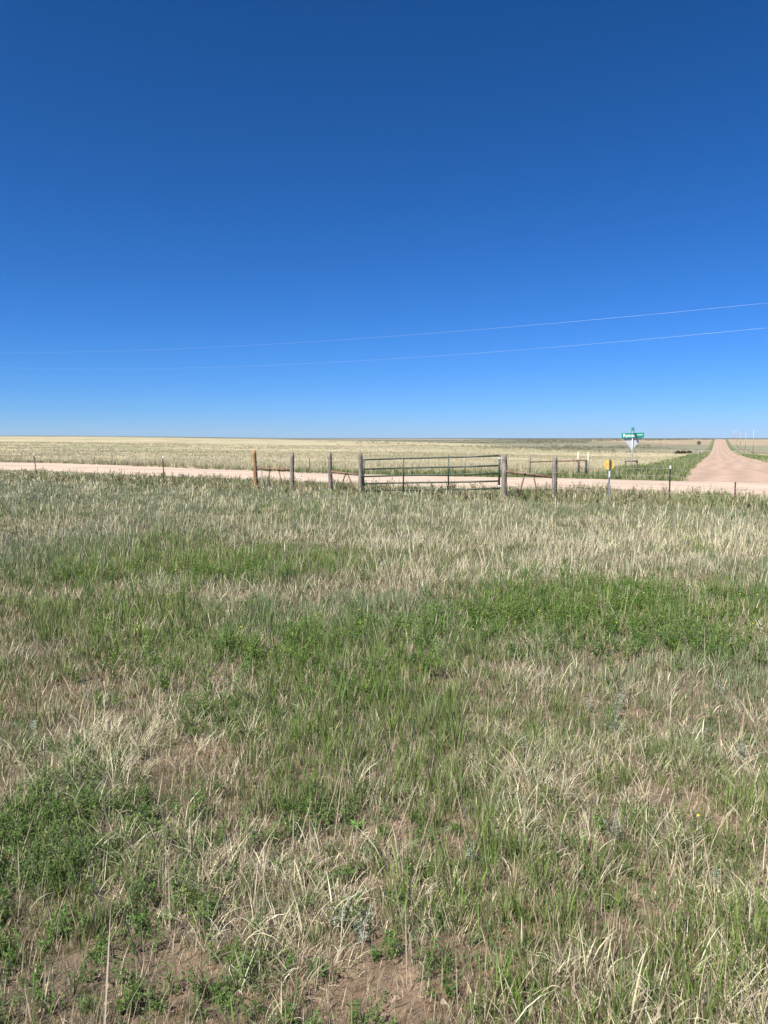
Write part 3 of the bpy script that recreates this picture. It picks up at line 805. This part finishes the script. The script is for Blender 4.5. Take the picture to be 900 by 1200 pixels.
# ------------------------------------------------------------------ round yellow sign on a weathered steel post
Y = 22.7; X = PX(713.8, Y); zb = zg(X, Y)
ys = empty('marker_sign', (X, Y, zb), 'round yellow marker sign on a weathered grey post in front of the road', 'sign')
Hs = 1.05 - zb
mb = MB(); mb.box((0, 0, Hs / 2 - .1), (.036, .012, Hs + .2)); mb.box((-.021, -.014, Hs / 2 - .1), (.006, .04, Hs + .2)); mb.box((.021, -.014, Hs / 2 - .1), (.006, .04, Hs + .2))
mb.build('sign_post', M_galv, ys, False)
disc = [(math.cos(t) * .148, math.sin(t) * .148) for t in np.linspace(0, 2 * math.pi, 33)[:-1]]
dz = 1.65 - 31.0 * Y / 900 - zb
d_ = MB().prism(disc, .004, None, (0, .012, dz)).build('sign_plate', M_yel, ys, False)
for sx_ in (-1, 1):
    pass
# faded printed ring segments either side of the post
for sx_ in (-1, 1):
    arc = [(sx_ * (.085 + .018 * math.cos(t)), .055 * math.sin(t)) for t in np.linspace(0, 2 * math.pi, 17)[:-1]]
    MB().prism(arc[::sx_], .003, None, (0, .0065, dz)).build('faded_print', M_pinkletter, d_, False)
MB().box((0, -.037, dz), (.03, .006, .31)).build('post_strap', M_rust, ys, False)
MB().box((0, -.037, dz - .28), (.036, .006, .18)).build('reflective_strip', M_white, ys, False)

# ------------------------------------------------------------------ street name sign with the back of a yield sign
Y = 42.0; X = PX(740, Y); zb = zg(X, Y)
ss = empty('street_sign', (X, Y, zb), 'green street name blades above the bare back of a triangular yield sign', 'sign')
top = 1.65 + 8 * Y / 900 - zb
MB().tube([(0, 0, -.2), (0, 0, top)], .028, 12).build('sign_pole', M_galv, ss)
def lz(y_): return 1.65 - (y_ - 513.3) * Y / 900 - zb
zt_, zb2 = lz(510.0), lz(527.6); hw = .60; rr0 = .05
tri = []
for (cx_, cz_, a0) in ((-hw + rr0 * 1.4, zt_ - rr0, 90), (0, zb2 + rr0 * 1.6, 210), (hw - rr0 * 1.4, zt_ - rr0, 330)):
    for k in range(6): t = R(a0 + k * 24); tri.append((cx_ + rr0 * math.cos(t), cz_ + rr0 * math.sin(t)))
Mt = Matrix.Rotation(R(-4), 3, 'Z')
yp = MB().prism(tri, .004, Mt, (0, .034, 0)).build('yield_sign_back', M_alu, ss, False)
for z_ in (zt_ - .12, zt_ - .5): MB().tube([(0, -.03, z_), (0, .045, z_)], .009, 8).build('bolt', M_galv, yp)
bz = lz(510.2); Mb = Matrix.Rotation(R(-3), 3, 'Z') @ Matrix.Rotation(R(-1.6), 3, 'Y')
bw, bh = 1.20, .27
rc = []
for (cx_, cz_, a0) in ((bw / 2 - .03, bh / 2 - .03, 0), (-bw / 2 + .03, bh / 2 - .03, 90), (-bw / 2 + .03, -bh / 2 + .03, 180), (bw / 2 - .03, -bh / 2 + .03, 270)):
    for k in range(5): t = R(a0 + k * 22.5); rc.append((cx_ + .03 * math.cos(t), cz_ + .03 * math.sin(t)))
bl = MB().prism(rc, .005, Mb, (0, -.036, bz)).build('name_blade', M_signg, ss, False)
bl['label'] = 'wide green blade facing the viewer'
def text(body, size, x, z, name, parent, M, c, sx=1.0):
    cu = bpy.data.curves.new(name, 'FONT'); cu.body = body; cu.size = size; cu.extrude = .001; cu.offset = size * .02
    cu.align_x = 'CENTER'; cu.align_y = 'CENTER'
    t = bpy.data.objects.new('tmp', cu); col.objects.link(t)
    dg = bpy.context.evaluated_depsgraph_get()
    me = bpy.data.meshes.new_from_object(t.evaluated_get(dg)); bpy.data.objects.remove(t)
    for v in me.vertices:
        p = M @ Vector((v.co.x * sx + x, -.0045 - v.co.z, v.co.y + z)) + Vector(c); v.co = p
    me.materials.clear(); me.materials.append(M_white)
    o = bpy.data.objects.new(name, me); col.objects.link(o); o.parent = parent
    return o
text('Ramah', .25, -.19, -.005, 'lettering', bl, Mb, (0, -.036, bz), 1.0)
text('ROAD', .10, .38, .02, 'lettering', bl, Mb, (0, -.036, bz), 1.0)
Mb2 = Matrix.Rotation(R(79), 3, 'Z')
b2 = MB().prism(rc, .005, Mb2, (0, 0, bz + bh + .03)).build('name_blade', M_signg, ss, False)
b2['label'] = 'upper green blade seen nearly edge on'
MB().box((0, 0, bz + bh / 2 + .01), (.04, .05, .05)).build('blade_bracket', M_galv, ss, False)
MB().tube([(0, 0, bz - .02), (0, 0, bz + .1)], .03, 10).build('post_cap', M_galv, ss)

# ------------------------------------------------------------------ far fences
def far_fence(y0, label):
    pass
def Yfar(px, off=0): return (43.2 + off) / (1 + .62 * (px - 450) / 900) + 4
def P3(px, Yd, z): return Vector((PX(px, Yd), Yd, z))
def yz(y_, Yd): return 1.65 - (y_ - 513.3) * Yd / 900
# left stretch
e0 = P3(363, Yfar(363), 0)
ff = empty('wire_fence', (e0.x, e0.y, zg(e0.x, e0.y)), 'thin wire fence with steel posts on the far left side of the road', 'fence')
pts = []
for px, yt in ((-60, 527.5), (132, 530.5), (363, 536.5)):
    Yd = Yfar(px); t_post(ff, px, yz(yt, Yd), Yd, tip=False); pts.append(P3(px, Yd - .03, 0))
Yd = Yfar(612); pts.append(P3(612, Yd, 0))
for h in (.35, .7, 1.0):
    strand(ff, [(p.x, p.y, zg(p.x, p.y) + h) for p in pts], M_wire, .003, False)
# brace and gate-like stretch right of centre
Yd = 43; e1 = P3(620, Yd, 0)
fg = empty('pipe_brace_fence', (e1.x, e1.y, zg(e1.x, e1.y)), 'low pipe brace with leaning rods across the road behind the right post', 'fence')
def vpost(par, px, yt, Yd, rad, m, name='brace_post'):
    p = P3(px, Yd, 0); zb = zg(p.x, p.y) - .1
    return MB().tube([Vector((p.x, p.y, zb)) - par.location, Vector((p.x, p.y, yz(yt, Yd))) - par.location], rad, 10, True, .03).build(name, m, par)
vpost(fg, 620.5, 533.2, 43, .05, M_wood); vpost(fg, 676.5, 538, 41.2, .05, M_wood); vpost(fg, 686.5, 538.5, 40.9, .06, M_tpost)
vpost(fg, 677.5, 529.3, 41.4, .07, M_polew, 'pale_post'); vpost(fg, 688.8, 529.5, 40.9, .045, M_polew, 'pale_post')
MB().tube([P3(621, 42.95, yz(541.2, 42.95)) - fg.location, P3(686.5, 40.85, yz(539.3, 40.85)) - fg.location], .035, 8).build('brace_rail', M_rust, fg)
MB().tube([P3(677, 41.1, yz(542, 41.1)) - fg.location, P3(682.5, 40.9, yz(550.5, 40.9)) - fg.location], .025, 8).build('brace_leg', M_rust, fg)
# low rail behind the street sign
Yd = 50; e2 = P3(739, Yd, 0)
lf = empty('rail_fence', (e2.x, e2.y, zg(e2.x, e2.y)), 'short weathered rail fence just behind the street sign pole', 'fence')
for px in (732.5, 746): vpost(lf, px, 538, Yd, .05, M_wood, 'rail_post')
MB().tube([P3(732, Yd - .06, yz(540, Yd)) - lf.location, P3(746.5, Yd - .06, yz(540, Yd)) - lf.location], .05, 8).build('fence_rail', M_wood, lf)

# back of a road sign beside the side road
Yd = 150; e3 = P3(817.5, Yd, 0); zb = zg(e3.x, e3.y)
M_dk = mat('dark_sign_back', rough=.7, build=b_rust((.07, .07, .05), (.12, .11, .09)))
bs = empty('warning_sign', (e3.x, e3.y, zb), 'small dark diamond sign back on a post left of the side road', 'sign')
tt = yz(516.0, Yd) - zb
MB().box((0, 0, tt / 2 - .15), (.07, .05, tt)).build('sign_post', M_galv, bs, False)
MB().prism([(0, -.5), (.5, 0), (0, .5), (-.5, 0)], .01, None, (0, -.035, tt - .5)).build('sign_plate', M_dk, bs, False)

# ------------------------------------------------------------------ utility poles along the side road
GP = 'pale utility poles along the side road'
def make_pole(loc, label, H=9.3, rot=0):
    o = empty('utility_pole', loc, label, 'utility pole', GP, rot)
    MB().tube([(0, 0, -.4), (0, 0, H * .5), (0, 0, H)], [.15, .125, .10], 10, True, .02).build('pole_shaft', M_polew, o)
    for x_, z_ in ((0, H + .02), (-.2, H - .5), (.2, H - .5)):
        MB().tube([(x_, 0, z_), (x_, 0, z_ + .12), (x_, 0, z_ + .17)], [.02, .05, .03], 8).build('insulator', M_galv, o)
    return o
names = ['nearest pale utility pole, at the right edge of the view', 'second pale utility pole from the right edge, rising above the side road verge', 'third pale utility pole from the right, beside the side road',
         'fourth pale utility pole from the right, beside the side road', 'fifth utility pole from the right, small near the crest', 'sixth utility pole from the right, tiny near the crest', 'farthest utility pole, at the crest of the side road']
proto = None
for k, Yd in enumerate((228, 329, 421, 517, 613, 700, 775)):
    X = 15.1 + .433 * Yd
    loc = (X, Yd, zg(X, Yd)); rot = -R(23.4)
    if proto is None: proto = make_pole(loc, names[0], 9.2, rot)
    else:
        c = proto.copy(); col.objects.link(c); c.location = loc; c['label'] = names[k]
        for chd in list(proto.children):
            d2 = chd.copy(); col.objects.link(d2); d2.parent = c
# fence posts beside the poles
fence3 = empty('verge_fence', (15.1 + .433 * 120 - 4, 120, zg(15.1 + .433 * 120 - 4, 120)), 'line of low posts and wire below the utility poles, right of the side road', 'fence')
for k in range(40):
    Yd = 90 + k * 11.0; X = 15.1 + .433 * Yd - 3.0; z_ = zg(X, Yd)
    MB().tube([Vector((X, Yd, z_ - .2)) - fence3.location, Vector((X, Yd, z_ + 1.25)) - fence3.location], .07, 6).build('fence_post', M_wood, fence3)
for h in (.5, .85, 1.15):
    pts = [(15.1 + .433 * y_ - 3.0, y_ - .08, zg(15.1 + .433 * y_ - 3.0, y_) + h) for y_ in np.arange(90, 530, 44.0)]
    strand(fence3, pts, M_wire, .004, False)

# ------------------------------------------------------------------ overhead wires parallel to the gravel road
def cable(label, pts3, group='overhead wires crossing the sky'):
    # parabola through three (px, height above eye) samples, following Y = 52 - .57 X
    Yw = lambda px: 52 / (1 + .57 * (px - 450) / 900)
    S = []
    for px, h in pts3:
        y_ = Yw(px); S.append((PX(px, y_), h))
    A = np.polyfit([s[0] for s in S], [s[1] for s in S], 2)
    P = []
    for X in np.linspace(-82, 30, 90):
        y_ = 52 - .57 * X; P.append((X, y_, EYE + float(np.polyval(A, X))))
    return tag(MB().tube(P, .0028, 6).build('power_line', M_cable), label, 'power line', group)
def hh(px, y_): return (513.3 - y_) * (52 / (1 + .57 * (px - 450) / 900)) / 900
cable('upper of the two pale overhead wires crossing the sky', [(900, hh(900, 358)), (525, hh(525, 391.7)), (150, hh(150, 413))])
cable('lower of the two pale overhead wires crossing the sky', [(900, hh(900, 386)), (567, hh(567, 415)), (258, hh(258, 431.7))])

# ------------------------------------------------------------------ shrubs and rocks
def shrub(px, y_, Yd, size, c, label, group):
    X = PX(px, Yd); zb = zg(X, Yd); n = 260
    P = rng.normal(0, 1, (n, 3)); P /= np.linalg.norm(P, axis=1)[:, None]; P *= rng.uniform(.3, 1, (n, 1)) ** .5
    P = P * np.array([size * .7, size * .5, size * .5]); P[:, 2] = np.abs(P[:, 2]) * 1.3
    d = rng.normal(0, 1, (n, 3)); d /= np.linalg.norm(d, axis=1)[:, None]; u = np.cross(d, rng.normal(0, 1, (n, 3))); u /= np.linalg.norm(u, axis=1)[:, None]
    s = size * .16
    V = np.stack([P - d * s, P + u * s * .5, P + d * s, P - u * s * .5], 1).reshape(-1, 3)
    C = np.repeat(vary(np.tile(np.array(c), (n, 1)), .25), 4, axis=0)
    o = empty('shrub', (X, Yd, zb), label, 'shrub', group)
    f = np_mesh('foliage', V, np.arange(n * 4).reshape(-1, 4), M_leaf, C); f.parent = o
    st = MB()
    for k in range(5):
        a = random.uniform(0, 6.28); st.tube([(0, 0, -.05), (math.cos(a) * size * .2, math.sin(a) * size * .2, size * .3), (math.cos(a) * size * .4, math.sin(a) * size * .4, size * .55)], [size * .03, size * .02, size * .01], 5)
    st.build('stem', M_wood, o)
GS = 'dark low shrubs in the pale field'
shrub(747.5, 545, 47, .42, (.07, .07, .04), 'dark low shrub just right of the street sign pole', GS)
shrub(752, 545, 46.6, .32, (.08, .08, .045), 'smaller dark shrub second right of the street sign pole', GS)
for k, (px, l) in enumerate(((794, 'leftmost of the three far dark shrubs left of the side road'), (800, 'middle of the three far dark shrubs left of the side road'), (806.5, 'rightmost of the three far dark shrubs left of the side road'))):
    shrub(px, 523, 250 + 6 * k, 1.6, (.09, .085, .05), l, GS)

def rock(px, py, size, label, seed):
    dirv = Vector(((px - 450) / 900, 1, -(py - 600) / 900)); p_ = R(5.5)
    d = Vector((dirv.x, math.cos(p_) - (py - 600) / 900 * math.sin(p_), -math.sin(p_) - (py - 600) / 900 * math.cos(p_)))
    t = EYE / -d.z; X, Y = d.x * t, d.y * t
    rs = random.Random(seed); me = bpy.data.meshes.new('rock')
    import bmesh
    bm = bmesh.new(); bmesh.ops.create_icosphere(bm, subdivisions=3, radius=1)
    off = [Vector((rs.uniform(-1, 1), rs.uniform(-1, 1), rs.uniform(-1, 1))).normalized() for _ in range(9)]
    for v in bm.verts:
        c = v.co.copy()
        for o_ in off:
            k = c.dot(o_); 
            if k > .62: c -= o_ * (k - .62) * .9
        v.co = Vector((c.x * size, c.y * size * .8, c.z * size * .55))
    bm.to_mesh(me); bm.free(); me.materials.append(M_rock)
    o = bpy.data.objects.new('rock', me); col.objects.link(o); o.location = (X, Y, zg(X, Y) + size * .15); o.rotation_euler = (0, 0, rs.uniform(0, 6))
    tag(o, label, 'rock', 'small pale rocks in the grass')
rock(855, 1008, .028, 'pale pinkish rock among blue-green grass near the right edge', 1)
rock(838, 1050, .022, 'smaller pale rock below the pinkish one near the right edge', 2)
rock(660, 912, .022, 'small tan rock on the bare patch right of centre', 3)

# ------------------------------------------------------------------ thin dry air: far land fades slightly to blue
hz = MB().box((0, 0, 30), (14400, 14400, 100)).build('haze', mat('haze'), None, False)
hm = hz.data.materials[0]; n = hm.node_tree; n.nodes.clear()
ho = N(n, 'ShaderNodeOutputMaterial'); pv = N(n, 'ShaderNodeVolumePrincipled')
pv.inputs['Color'].default_value = (.74, .87, 1.0, 1); pv.inputs['Density'].default_value = .00005; pv.inputs['Anisotropy'].default_value = .2
n.links.new(pv.outputs[0], ho.inputs['Volume'])
tag(hz, 'thin clear air that turns the farthest land slightly blue', 'haze', kind='stuff')
